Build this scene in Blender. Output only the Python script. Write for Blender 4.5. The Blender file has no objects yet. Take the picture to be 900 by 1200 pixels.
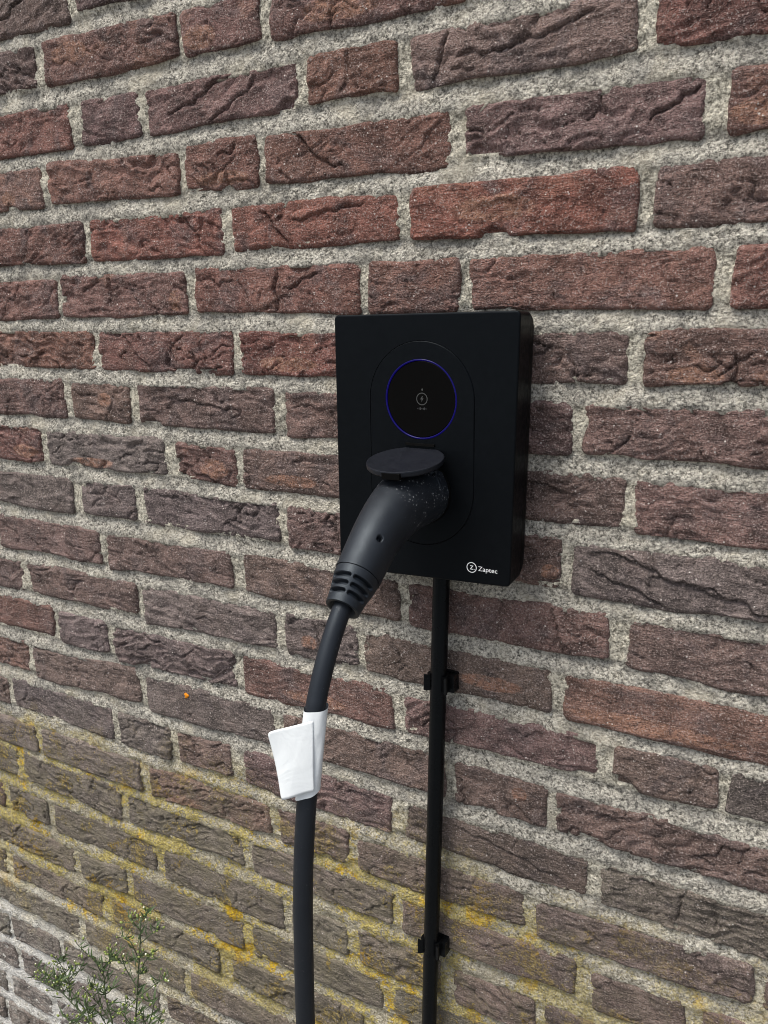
import bpy, bmesh, math, random
import numpy as np
from mathutils import Vector, Matrix

random.seed(7)
rng = np.random.default_rng(7)
C = bpy.context.scene.collection
sc = bpy.context.scene

# ------------------------------------------------------------------ camera
cam_d = bpy.data.cameras.new('camera')
cam = bpy.data.objects.new('camera', cam_d)
C.objects.link(cam)
cam_d.sensor_fit = 'VERTICAL'
cam_d.sensor_height = 24.0
cam_d.sensor_width = 18.0
cam_d.lens = 24.0 * 973.24 / 1200.0
cam_d.clip_start = 0.01
cam_d.clip_end = 500.0
rx = Vector((0.86845365, 0.49558107, -0.01369896))
ux = Vector((-0.10542206, 0.21159974, 0.97165413))
fx = Vector((-0.48443209, 0.8423924, -0.23600974))
M = Matrix((rx, ux, -fx)).transposed().to_4x4()
M.translation = Vector((0.0, -0.70498, 1.41595))
cam.matrix_world = M
sc.camera = cam

# ------------------------------------------------------------------ light: an overcast day
SUN_EL, SUN_AZ = math.radians(64), math.radians(214)
w = bpy.data.worlds.new('World')
sc.world = w
w.use_nodes = True
nt = w.node_tree
bg = nt.nodes['Background']
sky = nt.nodes.new('ShaderNodeTexSky')
sky.sky_type = 'NISHITA'
sky.sun_disc = False
sky.sun_elevation = SUN_EL
sky.sun_rotation = SUN_AZ
sky.air_density = 1.0
sky.dust_density = 4.0
sky.ozone_density = 1.0
hs = nt.nodes.new('ShaderNodeHueSaturation')          # clouded over: the blue is mostly gone
hs.inputs['Saturation'].default_value = 0.50
nt.links.new(sky.outputs[0], hs.inputs['Color'])
nt.links.new(hs.outputs[0], bg.inputs['Color'])
bg.inputs['Strength'].default_value = 0.10
sun_d = bpy.data.lights.new('sun', 'SUN')
sun_d.energy = 1.5
sun_d.angle = math.radians(26)
sun_d.color = (1.0, 0.93, 0.83)
sun = bpy.data.objects.new('sun', sun_d)
C.objects.link(sun)
to_sun = Vector((math.sin(SUN_AZ) * math.cos(SUN_EL), math.cos(SUN_AZ) * math.cos(SUN_EL), math.sin(SUN_EL)))
sun.rotation_euler = to_sun.to_track_quat('Z', 'Y').to_euler()
sun.location = (0, -3, 6)
sc.view_settings.view_transform = 'Standard'
sc.view_settings.look = 'None'
sc.view_settings.exposure = 1.13
sc.view_settings.gamma = 1.0
sc.cycles.filter_width = 0.95

# ------------------------------------------------------------------ helpers
def empty(name, loc=(0, 0, 0)):
    o = bpy.data.objects.new(name, None)
    o.empty_display_size = 0.05
    o.location = loc
    C.objects.link(o)
    return o

def tag(o, label=None, cat=None, group=None, kind=None):
    if label: o['label'] = label
    if cat: o['category'] = cat
    if group: o['group'] = group
    if kind: o['kind'] = kind

def mesh_obj(name, verts, faces, mat=None, parent=None, smooth=True, loc=None):
    me = bpy.data.meshes.new(name)
    if isinstance(verts, np.ndarray) and isinstance(faces, np.ndarray) and faces.shape[1] == 4:
        n, m = len(verts), len(faces)
        me.vertices.add(n)
        me.vertices.foreach_set('co', np.ascontiguousarray(verts, dtype=np.float32).ravel())
        me.loops.add(4 * m)
        me.loops.foreach_set('vertex_index', np.ascontiguousarray(faces, dtype=np.int32).ravel())
        me.polygons.add(m)
        me.polygons.foreach_set('loop_start', np.arange(0, 4 * m, 4, dtype=np.int32))
        me.update(calc_edges=True)
    else:
        me.from_pydata([tuple(v) for v in verts], [], [tuple(f) for f in faces])
        me.update()
    me.polygons.foreach_set('use_smooth', np.full(len(me.polygons), bool(smooth)))
    if mat: me.materials.append(mat)
    o = bpy.data.objects.new(name, me)
    C.objects.link(o)
    if parent: o.parent = parent
    if loc is not None: o.location = loc
    return o

def bm_obj(name, bm, mat=None, parent=None, smooth=False):
    me = bpy.data.meshes.new(name)
    bmesh.ops.recalc_face_normals(bm, faces=bm.faces)
    bm.to_mesh(me); bm.free()
    me.polygons.foreach_set('use_smooth', np.full(len(me.polygons), bool(smooth)))
    if mat: me.materials.append(mat)
    o = bpy.data.objects.new(name, me)
    C.objects.link(o)
    if parent: o.parent = parent
    return o

TAB = rng.random((16, 256, 256))
def vnoise(x, y, s=0):
    """smooth value noise in 0..1 on arrays"""
    t = TAB[s % 16]
    x = np.asarray(x, float) + 31.7 * s + 1000.0
    y = np.asarray(y, float) + 17.3 * s + 1000.0
    xi = np.floor(x).astype(int); yi = np.floor(y).astype(int)
    fx_, fy_ = x - xi, y - yi
    fx_ = fx_ ** 3 * (fx_ * (fx_ * 6 - 15) + 10); fy_ = fy_ ** 3 * (fy_ * (fy_ * 6 - 15) + 10)
    x0, x1, y0, y1 = xi & 255, (xi + 1) & 255, yi & 255, (yi + 1) & 255
    a = t[x0, y0] * (1 - fx_) + t[x1, y0] * fx_
    b = t[x0, y1] * (1 - fx_) + t[x1, y1] * fx_
    return a * (1 - fy_) + b * fy_
def fbm(x, y, s=0, o=3):
    r, a, n = 0.0, 1.0, 0.0
    for i in range(o):
        r = r + a * vnoise(x * 2 ** i, y * 2 ** i, s + 3 * i); n += a; a *= 0.5
    return r / n
def sstep(a, b, x):
    t = np.clip((x - a) / (b - a), 0, 1)
    return t * t * (3 - 2 * t)

# ------------------------------------------------------------------ node helpers
class N:
    def __init__(self, name):
        self.m = bpy.data.materials.new(name)
        self.m.use_nodes = True
        self.t = self.m.node_tree
        self.b = self.t.nodes['Principled BSDF']
    def n(self, typ, **kw):
        q = self.t.nodes.new(typ)
        for k, v in kw.items():
            if hasattr(q, k): setattr(q, k, v)
        return q
    def l(self, a, b): self.t.links.new(a, b)
    def put(self, sock, v):
        if isinstance(v, bpy.types.NodeSocket): self.l(v, sock)
        elif isinstance(v, (tuple, list)) and len(v) == 3 and sock.type == 'RGBA': sock.default_value = (*v, 1)
        else: sock.default_value = v
    def noise(self, vec, scale, detail=3, rough=0.5, dist=0.0, col=False):
        q = self.n('ShaderNodeTexNoise')
        self.l(vec, q.inputs['Vector'])
        q.inputs['Scale'].default_value = scale; q.inputs['Detail'].default_value = detail
        q.inputs['Roughness'].default_value = rough; q.inputs['Distortion'].default_value = dist
        return q.outputs['Color' if col else 'Fac']
    def math(self, op, a, b=0.0, c=None, clamp=False):
        q = self.n('ShaderNodeMath', operation=op); q.use_clamp = clamp
        self.put(q.inputs[0], a); self.put(q.inputs[1], b)
        if c is not None: self.put(q.inputs[2], c)
        return q.outputs[0]
    def ramp(self, v, a, b, lo=0.0, hi=1.0):
        q = self.n('ShaderNodeMapRange', interpolation_type='SMOOTHSTEP')
        self.put(q.inputs['Value'], v)
        for k, x in (('From Min', a), ('From Max', b), ('To Min', lo), ('To Max', hi)): self.put(q.inputs[k], x)
        return q.outputs[0]
    def mix(self, f, a, b, mode='MIX'):
        q = self.n('ShaderNodeMix', data_type='RGBA', blend_type=mode)
        self.put(q.inputs[0], f); self.put(q.inputs[6], a); self.put(q.inputs[7], b)
        return q.outputs[2]
    def bump(self, h, dist, strength=1.0, nrm=None):
        q = self.n('ShaderNodeBump')
        self.put(q.inputs['Height'], h); q.inputs['Distance'].default_value = dist
        q.inputs['Strength'].default_value = strength
        if nrm is not None: self.l(nrm, q.inputs['Normal'])
        return q.outputs[0]

def plain(name, col, rough=0.5, spec=0.5, grain=None, bump=0.0, emit=None, estr=0.0, var=0.0, tint=None):
    k = N(name)
    if tint: k.b.inputs['Specular Tint'].default_value = (*tint, 1)
    k.b.inputs['Base Color'].default_value = (*col, 1)
    k.b.inputs['Roughness'].default_value = rough
    k.b.inputs['Specular IOR Level'].default_value = spec
    if grain:
        tc = k.n('ShaderNodeTexCoord').outputs['Object']
        f = k.noise(tc, grain, 4, 0.6)
        if bump: k.l(k.bump(f, bump), k.b.inputs['Normal'])
        g = k.noise(tc, grain * 0.07, 4, 0.6)
        k.l(k.mix(g, tuple(c * (1 - var) for c in col), tuple(c * (1 + var) for c in col)), k.b.inputs['Base Color'])
        k.l(k.ramp(g, 0.3, 0.7, rough - 0.06, rough + 0.06), k.b.inputs['Roughness'])
    if emit:
        k.b.inputs['Emission Color'].default_value = (*emit, 1)
        k.b.inputs['Emission Strength'].default_value = estr
    return k.m

# growth on the wall: lichen low down, lime bloom at the foot on the left
def growth(k, pos, on_mortar):
    sp = k.n('ShaderNodeSeparateXYZ'); k.l(pos, sp.inputs[0])
    X, Z = sp.outputs[0], sp.outputs[2]
    big = k.noise(pos, 7.0, 4, 0.6)
    mid = k.noise(pos, 24.0, 6, 0.75, 0.5)
    fine = k.noise(pos, 260.0, 3, 0.7)
    # lichen: strongest in a band 0.55 .. 0.88 m above the ground, in crusts that break up
    zz = k.math('ADD', Z, k.math('MULTIPLY', k.math('SUBTRACT', big, 0.5), 0.26))
    band = k.math('MULTIPLY', k.ramp(zz, 0.90, 0.75), k.ramp(zz, 0.38, 0.60))
    band = k.math('MULTIPLY', band, k.ramp(X, 0.0, -0.50, 0.42, 1.0))
    patch = k.ramp(k.noise(pos, 9.0, 4, 0.65, 0.8), 0.38, 0.60, -0.19, 0.12)
    crust = k.math('ADD', k.math('ADD', mid, k.math('MULTIPLY', fine, 0.85)), patch)
    lich = k.math('MULTIPLY', band, k.ramp(crust, *((0.81, 0.97) if on_mortar else (0.97, 1.14))), clamp=True)
    lich = k.math('MULTIPLY', lich, k.ramp(k.noise(pos, 520, 2, 0.7), 0.36, 0.54, 0.45, 1.0))
    # bloom
    bz = k.math('ADD', k.math('ADD', Z, k.math('MULTIPLY', X, 0.55)), k.math('MULTIPLY', k.math('SUBTRACT', mid, 0.5), 0.45))
    bl = k.math('MULTIPLY', k.ramp(bz, 0.06, -0.18), k.ramp(k.math('ADD', k.math('MULTIPLY', mid, 0.6), k.math('MULTIPLY', fine, 0.5)), *((0.40, 0.62) if on_mortar else (0.50, 0.74))))
    return lich, bl, band, mid, fine

def brick_material():
    k = N('handmade_brick')
    tc = k.n('ShaderNodeTexCoord').outputs['Object']
    oi = k.n('ShaderNodeObjectInfo')
    off = k.n('ShaderNodeVectorMath', operation='MULTIPLY_ADD')
    k.l(oi.outputs['Random'], off.inputs[0]); off.inputs[1].default_value = (37, 91, 53); k.l(tc, off.inputs[2])
    v = off.outputs[0]
    pos = k.n('ShaderNodeNewGeometry').outputs['Position']
    base = oi.outputs['Color']
    n1 = k.noise(v, 38, 5, 0.65, 0.5)
    n2 = k.noise(v, 20, 4, 0.6, 1.2)
    n3 = k.noise(v, 520, 2, 0.8)
    n4 = k.noise(v, 130, 4, 0.7)
    st = k.n('ShaderNodeMapping'); k.l(v, st.inputs[0]); st.inputs['Scale'].default_value = (0.28, 1, 1)
    n5 = k.noise(st.outputs[0], 150, 5, 0.65, 1.0)
    def times(c, f): return k.mix(1.0, c, (f, f, f), 'MULTIPLY')
    col = k.mix(k.ramp(n1, 0.30, 0.72), times(base, 0.55), times(base, 1.45))
    col = k.mix(k.ramp(n2, 0.50, 0.68, 0, 0.5), col, (0.110, 0.088, 0.090))          # fired grey skin
    col = k.mix(k.math('MULTIPLY', k.ramp(n5, 0.55, 0.75), 0.45), col, (0.050, 0.040, 0.040))
    pt = k.math('MULTIPLY', k.ramp(k.noise(v, 19, 3, 0.55, 0.4), 0.54, 0.60), k.math('MULTIPLY', oi.outputs['Alpha'], 0.45))
    wn = k.n('ShaderNodeAttribute', attribute_name='worn').outputs['Fac']
    pt = k.math('MAXIMUM', pt, k.ramp(k.math('ADD', wn, k.math('MULTIPLY', k.math('SUBTRACT', n1, 0.5), 0.8)), 0.30, 0.72))
    col = k.mix(k.math('MULTIPLY', pt, k.ramp(n4, 0.32, 0.60, 0.1, 0.85)), col, (0.29, 0.155, 0.105))   # broken skin shows the orange body
    col = k.mix(k.ramp(n3, 0.34, 0.48, 0.62, 0.0), col, (0.020, 0.017, 0.017))               # sand grain, dark
    col = k.mix(k.ramp(n3, 0.53, 0.68, 0, 0.78), col, (0.34, 0.285, 0.265))                  # and light
    vo = k.n('ShaderNodeTexVoronoi'); k.l(v, vo.inputs['Vector']); vo.inputs['Scale'].default_value = 190
    sp2 = k.math('MULTIPLY', k.ramp(vo.outputs['Distance'], 0.20, 0.10), k.ramp(k.noise(v, 80, 2), 0.53, 0.60))
    col = k.mix(k.math('MULTIPLY', sp2, 0.8), col, (0.60, 0.56, 0.53))                       # lime specks
    lich, bl, band, mid, fine = growth(k, pos, False)
    col = k.mix(k.math('MULTIPLY', band, k.ramp(mid, 0.35, 0.65, 0.15, 0.7)), col, k.mix(fine, (0.085, 0.075, 0.050), (0.27, 0.24, 0.165)))
    col = k.mix(k.math('MULTIPLY', lich, 0.8), col, k.mix(k.ramp(fine, 0.3, 0.7), (0.14, 0.095, 0.02), (0.42, 0.32, 0.10)))
    gold = k.math('MULTIPLY', lich, k.ramp(k.noise(pos, 16.0, 4, 0.7), 0.52, 0.62))
    col = k.mix(k.math('MULTIPLY', gold, 0.8), col, (0.34, 0.20, 0.012))
    col = k.mix(k.math('MULTIPLY', bl, 0.55), col, (0.52, 0.51, 0.47))
    k.l(col, k.b.inputs['Base Color'])
    k.b.inputs['Roughness'].default_value = 0.85
    k.b.inputs['Specular IOR Level'].default_value = 0.3
    h = k.math('ADD', k.math('MULTIPLY', n3, 0.0016), k.math('MULTIPLY', n5, 0.0030))
    h = k.math('ADD', h, k.math('MULTIPLY', n4, 0.0018))
    h = k.math('ADD', h, k.math('MULTIPLY', lich, 0.0012))
    k.l(k.bump(h, 1.6, 1.0), k.b.inputs['Normal'])
    return k.m

def mortar_material():
    k = N('lime_mortar')
    pos = k.n('ShaderNodeNewGeometry').outputs['Position']
    at = k.n('ShaderNodeAttribute', attribute_name='head_joint').outputs['Fac']
    g1 = k.noise(pos, 420, 3, 0.75)
    g2 = k.noise(pos, 190, 4, 0.75)
    g3 = k.noise(pos, 26, 4, 0.6, 0.5)
    vo = k.n('ShaderNodeTexVoronoi'); k.l(pos, vo.inputs['Vector']); vo.inputs['Scale'].default_value = 270
    grain = k.math('ADD', k.math('MULTIPLY', g1, 0.55), k.math('MULTIPLY', g2, 0.45))
    col = k.mix(k.ramp(grain, 0.37, 0.60), (0.065, 0.061, 0.053), (0.64, 0.61, 0.53))
    col = k.mix(k.math('MULTIPLY', k.ramp(vo.outputs['Distance'], 0.42, 0.16), k.ramp(g2, 0.38, 0.58, 0, 0.85)), col, (0.78, 0.75, 0.67))
    dirt = k.math('MULTIPLY', k.ramp(g3, 0.42, 0.66), k.math('SUBTRACT', 1.0, at), clamp=True)
    col = k.mix(k.math('MULTIPLY', dirt, 0.45), col, (0.14, 0.138, 0.132))          # weathered beds
    col = k.mix(k.math('MULTIPLY', at, 0.65), col, k.mix(k.ramp(grain, 0.38, 0.6), (0.17, 0.16, 0.125), (0.74, 0.70, 0.575)))
    col = k.mix(k.ramp(k.noise(pos, 55, 5, 0.7), 0.35, 0.68, 0.0, 0.18), col, (0.24, 0.225, 0.195))      # rain-smeared cement
    col = k.mix(k.ramp(k.noise(pos, 17, 4, 0.6, 0.6), 0.50, 0.70, 0.0, 0.5), col, (0.50, 0.46, 0.365))   # warmer, newer pointing
    lich, bl, band, mid, fine = growth(k, pos, True)
    col = k.mix(k.math('MULTIPLY', band, 0.40), col, k.mix(fine, (0.16, 0.13, 0.055), (0.46, 0.40, 0.23)))
    col = k.mix(k.math('MULTIPLY', lich, 0.80), col, k.mix(k.ramp(fine, 0.3, 0.7), (0.21, 0.160, 0.020), (0.56, 0.46, 0.12)))
    gold = k.math('MULTIPLY', lich, k.ramp(k.noise(pos, 16.0, 4, 0.7), 0.52, 0.62))
    col = k.mix(gold, col, k.mix(k.ramp(fine, 0.3, 0.7), (0.36, 0.20, 0.008), (0.62, 0.42, 0.03)))          # older, golden crusts
    col = k.mix(k.math('MULTIPLY', bl, 0.75), col, (0.68, 0.68, 0.66))
    k.l(col, k.b.inputs['Base Color'])
    k.b.inputs['Roughness'].default_value = 0.95
    k.b.inputs['Specular IOR Level'].default_value = 0.2
    h = k.math('ADD', k.math('MULTIPLY', g1, 0.0034), k.math('MULTIPLY', g2, 0.0075))
    h = k.math('ADD', h, k.math('MULTIPLY', k.ramp(vo.outputs['Distance'], 0.6, 0.0), 0.0016))
    h = k.math('ADD', h, k.math('MULTIPLY', lich, 0.0012))
    k.l(k.bump(h, 1.0, 0.9), k.b.inputs['Normal'])
    return k.m

M_BRICK, M_MORTAR = brick_material(), mortar_material()
M_BLACK = plain('black_plastic', (0.0022, 0.0026, 0.0033), 0.38, 0.10, 2600, 0.00010, var=0.08, tint=(0.7, 0.86, 1.0))
M_SIDE = plain('black_side_plastic', (0.0030, 0.0030, 0.0030), 0.5, 0.14, 2600, 0.0001, var=0.08)
M_DARK = plain('black_recess', (0.002, 0.002, 0.002), 0.7, 0.08)
M_GLASS = plain('display_glass', (0.0005, 0.0005, 0.0007), 0.05, 0.10)
M_RING = plain('light_ring', (0.003, 0.0025, 0.02), 0.25, 0.12, emit=(0.035, 0.014, 1.0), estr=0.034)
M_WHITE = plain('white_print', (0.70, 0.72, 0.74), 0.5)
M_GREY = plain('grey_print', (0.032, 0.034, 0.034), 0.5)
M_PIPE = plain('black_pvc', (0.0026, 0.0028, 0.0032), 0.30, 0.13, 900, 0.00004, var=0.1, tint=(0.7, 0.86, 1.0))
M_FLAP = plain('flap_plastic', (0.007, 0.0078, 0.011), 0.40, 0.30, 2000, 0.00002, var=0.04, tint=(0.72, 0.84, 1.0))

# ------------------------------------------------------------------ ground
def ground():
    n = 41
    xs = np.linspace(-60, 60, n); ys = np.linspace(-100, 20, n)
    v = np.array([(x, y, 0.0) for y in ys for x in xs])
    f = np.array([(j * n + i, j * n + i + 1, (j + 1) * n + i + 1, (j + 1) * n + i) for j in range(n - 1) for i in range(n - 1)])
    k = N('paving_ground')
    pos = k.n('ShaderNodeNewGeometry').outputs['Position']
    br = k.n('ShaderNodeTexBrick'); k.l(pos, br.inputs['Vector'])
    br.inputs['Scale'].default_value = 1.0
    br.inputs['Brick Width'].default_value = 0.3; br.inputs['Row Height'].default_value = 0.3
    br.inputs['Mortar Size'].default_value = 0.006
    br.inputs['Color1'].default_value = (0.17, 0.165, 0.155, 1); br.inputs['Color2'].default_value = (0.21, 0.205, 0.195, 1)
    br.inputs['Mortar'].default_value = (0.06, 0.058, 0.05, 1)
    k.l(k.mix(0.4, br.outputs['Color'], k.mix(k.noise(pos, 12, 5, 0.7), (0.09, 0.088, 0.08), (0.26, 0.25, 0.235))), k.b.inputs['Base Color'])
    k.b.inputs['Roughness'].default_value = 0.9
    g = mesh_obj('ground', v, f, k.m)
    tag(g, kind='structure', label='grey paved ground at the foot of the brick wall')
ground()

# ------------------------------------------------------------------ the wall
# each brick: left, right end (mm), centre height error at both ends (mm), brick height (mm); row pitch 62.5 mm
ROW_PITCH, ROW_TOP = 0.0625, 1.75
ROWS = [
    [(-997,-795,1,1,47),(-779,-674,5,5,44)],
    [(-1059,-857,4,4,42),(-840,-641,3,2,43),(-632,-536,1,2,42),(-522,-320,-1,-1,41)],
    [(-1011,-809,-2,-2,46),(-791,-702,-1,-2,44),(-689,-495,-3,0,42),(-482,-386,1,2,41),(-372,-177,1,1,41),(-162,40,1,1,42)],
    [(-1067,-865,0,0,44),(-853,-651,2,-4,42),(-639,-546,0,-1,45),(-535,-335,-1,-3,44),(-319,-124,1,-2,42),(-106,96,0,0,44)],
    [(-1005,-803,-2,-2,43),(-792,-595,-2,-3,44),(-582,-387,0,-1,42),(-373,-170,1,-1,46),(-157,45,-1,-1,45)],
    [(-1062,-860,-3,-3,45),(-851,-651,0,-1,46),(-638,-430,2,-1,46),(-419,-325,-1,-1,46),(-313,-109,0,-1,45),(-94,108,-2,-2,46)],
    [(-1006,-805,-1,-1,44),(-793,-592,-2,-1,45),(-580,-375,-1,-2,44),(-363,-171,-1,0,42),(-157,45,1,1,44)],
    [(-1066,-864,1,1,46),(-851,-753,1,0,46),(-736,-539,0,1,47),(-524,-322,-1,1,46),(-309,-217,0,1,44),(-204,-2,1,1,43)],
    [(-1121,-919,2,2,44),(-906,-702,1,2,43),(-684,-596,0,-2,41),(-585,-367,-2,1,44),(-353,-168,1,1,44),(-159,43,-1,-1,47)],
    [(-1072,-870,1,1,44),(-848,-757,2,3,43),(-742,-539,2,5,43),(-527,-328,0,4,46),(-315,-222,4,3,47),(-210,-8,-1,-1,47)],
    [(-1027,-825,1,1,45),(-813,-610,-2,2,44),(-591,-390,1,1,43),(-378,-176,-1,2,46),(-157,45,-1,-1,47)],
    [(-1190,-988,1,1,41),(-973,-768,2,3,41),(-755,-551,-2,1,46),(-536,-443,0,3,46),(-432,-227,-1,0,45),(-212,-10,-2,-2,46)],
    [(-1137,-935,6,6,43),(-920,-829,1,1,43),(-816,-614,-4,2,45),(-602,-398,-2,1,47),(-384,-179,1,4,41),(-164,-74,3,3,41),(-64,138,4,4,42)],
    [(-1198,-996,2,2,44),(-985,-778,-4,6,46),(-764,-560,-1,2,47),(-545,-338,1,3,47),(-324,-227,0,1,47),(-216,-14,0,0,43)],
    [(-1254,-1052,-1,-1,42),(-1042,-836,1,-1,45),(-822,-730,-2,-2,47),(-716,-629,-2,2,43),(-607,-403,1,-2,46),(-385,-184,0,-3,42),(-169,33,-3,-3,44)],
    [(-1204,-1002,-5,-5,41),(-988,-791,-5,-5,43),(-774,-573,-5,-1,41),(-558,-461,-2,-1,43),(-447,-246,-5,0,41),(-232,-29,-5,6,41),(-20,182,6,6,41)],
    [(-1255,-1053,6,6,43),(-1036,-835,6,2,47),(-821,-618,-1,4,42),(-604,-403,1,2,43),(-389,-191,0,5,41),(-172,-84,-3,3,41),(-68,134,5,5,41)],
    [(-1082,-996,1,0,41),(-981,-777,-4,4,47),(-760,-560,-4,-3,47),(-547,-464,-4,-5,41),(-448,-342,-5,-1,46),(-324,-231,-5,0,41),(-219,-17,0,0,43)],
    [(-1151,-949,-4,-4,41),(-935,-840,-5,2,41),(-827,-627,-2,-2,45),(-612,-418,-2,5,42),(-401,-199,3,3,41)],
    [(-1321,-1119,-3,-3,41),(-1100,-896,-2,0,41),(-874,-673,3,2,41),(-648,-446,3,3,41),(-428,-214,2,2,41)],
    [(-1158,-956,3,3,41),(-941,-742,2,3,41),(-727,-510,2,2,41)],
    [(-1336,-1134,-5,-5,41),(-1125,-1010,-4,3,41),(-997,-795,5,5,41),(-780,-574,6,6,41)],
]
# colour class per measured brick
CLS = ['dd', 'dooo', 'rdprpr', 'orrrpo', 'rRRRp', 'rorrrr', 'rrRpo', 'pppppp', 'ogoppp', 'gggppg', 'ppppp', 'ppggpr',
       'rggrppq', 'rpgppp', 'pggpppm', 'mgrpppp', 'mmmgppp', 'mmmmmpp', 'mmmmm', 'mmmmm', 'mmm', 'mmmm']
TONE = {'d': (0.120, 0.079, 0.074), 'p': (0.150, 0.098, 0.087), 'r': (0.176, 0.090, 0.073), 'R': (0.205, 0.088, 0.067),
        'g': (0.156, 0.130, 0.121), 'm': (0.175, 0.153, 0.125), 'q': (0.062, 0.055, 0.054), 'o': (0.160, 0.090, 0.076)}
PATCH = {'d': 0.15, 'p': 0.15, 'r': 0.35, 'R': 0.7, 'g': 0.15, 'm': 0.1, 'q': 0.0, 'o': 1.0}

# what sets single bricks apart: (row, place) -> cracks (x, z, angle, half length, depth), bites (x, z, radius), worn orange spots (x, z, rx, rz)
CRACK = {(0, 0): [(.15, .1, 12, 55, 5)], (3, 4): [(.38, .1, 34, 24, 5.5)], (4, 1): [(.30, 0, -58, 30, 5)], (1, 4): [(-.36, .1, 75, 20, 4)], (2, 4): [(-.36, .05, 70, 22, 4), (.1, .1, 14, 60, 3)],
         (5, 1): [(-.08, .2, 80, 18, 4), (-.2, .3, 25, 26, 3.5)], (5, 2): [(.02, 0, 85, 24, 4), (.18, .2, 18, 26, 4)], (10, 3): [(.28, 0, -72, 24, 4.5)], (9, 5): [(-.1, .12, -14, 70, 4), (.1, -.15, -12, 60, 4), (-.25, -.2, -18, 40, 3.5)],
         (3, 3): [(-.2, .1, -32, 42, 5)], (4, 2): [(-.22, .0, -46, 26, 5), (.1, .2, 10, 50, 3)], (2, 2): [(-.1, .2, 18, 60, 4), (.1, -.1, 24, 40, 3.5)], (6, 4): [(-.17, -.25, 80, 14, 6)], (3, 2): [(.08, -.3, 88, 8, 5)],
         (8, 4): [(0, .3, -10, 60, 3)], (6, 1): [(-.2, 0, -40, 30, 4)], (7, 2): [(0, .1, -6, 60, 3)], (14, 5): [(.1, 0, -8, 70, 3)]}
BITE = {(3, 2): [(.08, -.5, 6)], (6, 4): [(-.17, -.5, 5)], (2, 2): [(.45, -.5, 13)], (3, 4): [(-.42, -.55, 15)], (7, 2): [(-.42, -.55, 14)], (9, 1): [(-.4, .5, 13)], (12, 5): [(-.42, -.5, 14)], (4, 3): [(-.1, -.55, 12)], (8, 2): [(-.42, -.5, 10)], (8, 1): [(-.25, -.5, 9)]}
WORN = {(1, 1): [(-.28, .12, 34, 13)], (1, 2): [(-.26, -.15, 24, 13)], (1, 3): [(-.1, -.1, 50, 14)], (3, 0): [(.2, -.2, 14, 10)], (3, 2): [(0, -.28, 42, 9)], (6, 2): [(-.2, -.22, 44, 9), (.2, 0, 20, 14)],
        (6, 4): [(-.3, -.3, 26, 8), (.02, -.3, 26, 7)], (5, 1): [(.42, -.15, 12, 13)], (8, 0): [(.35, -.2, 30, 10)], (8, 1): [(-.1, -.33, 44, 7)], (8, 2): [(.15, -.1, 24, 13)], (8, 3): [(-.2, -.2, 40, 8)],
        (7, 1): [(.1, .05, 15, 10)], (11, 3): [(-.15, -.1, 13, 10)], (13, 4): [(.22, .15, 9, 9)], (3, 5): [(-.38, -.2, 28, 11)], (9, 4): [(.4, -.2, 10, 9)], (11, 5): [(-.1, -.25, 90, 9)], (4, 3): [(-.1, 0, 45, 13)], (15, 2): [(-.2, -.3, 40, 8)],
        (12, 3): [(0, -.2, 50, 9)], (11, 4): [(.2, -.1, 40, 9)]}

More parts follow.
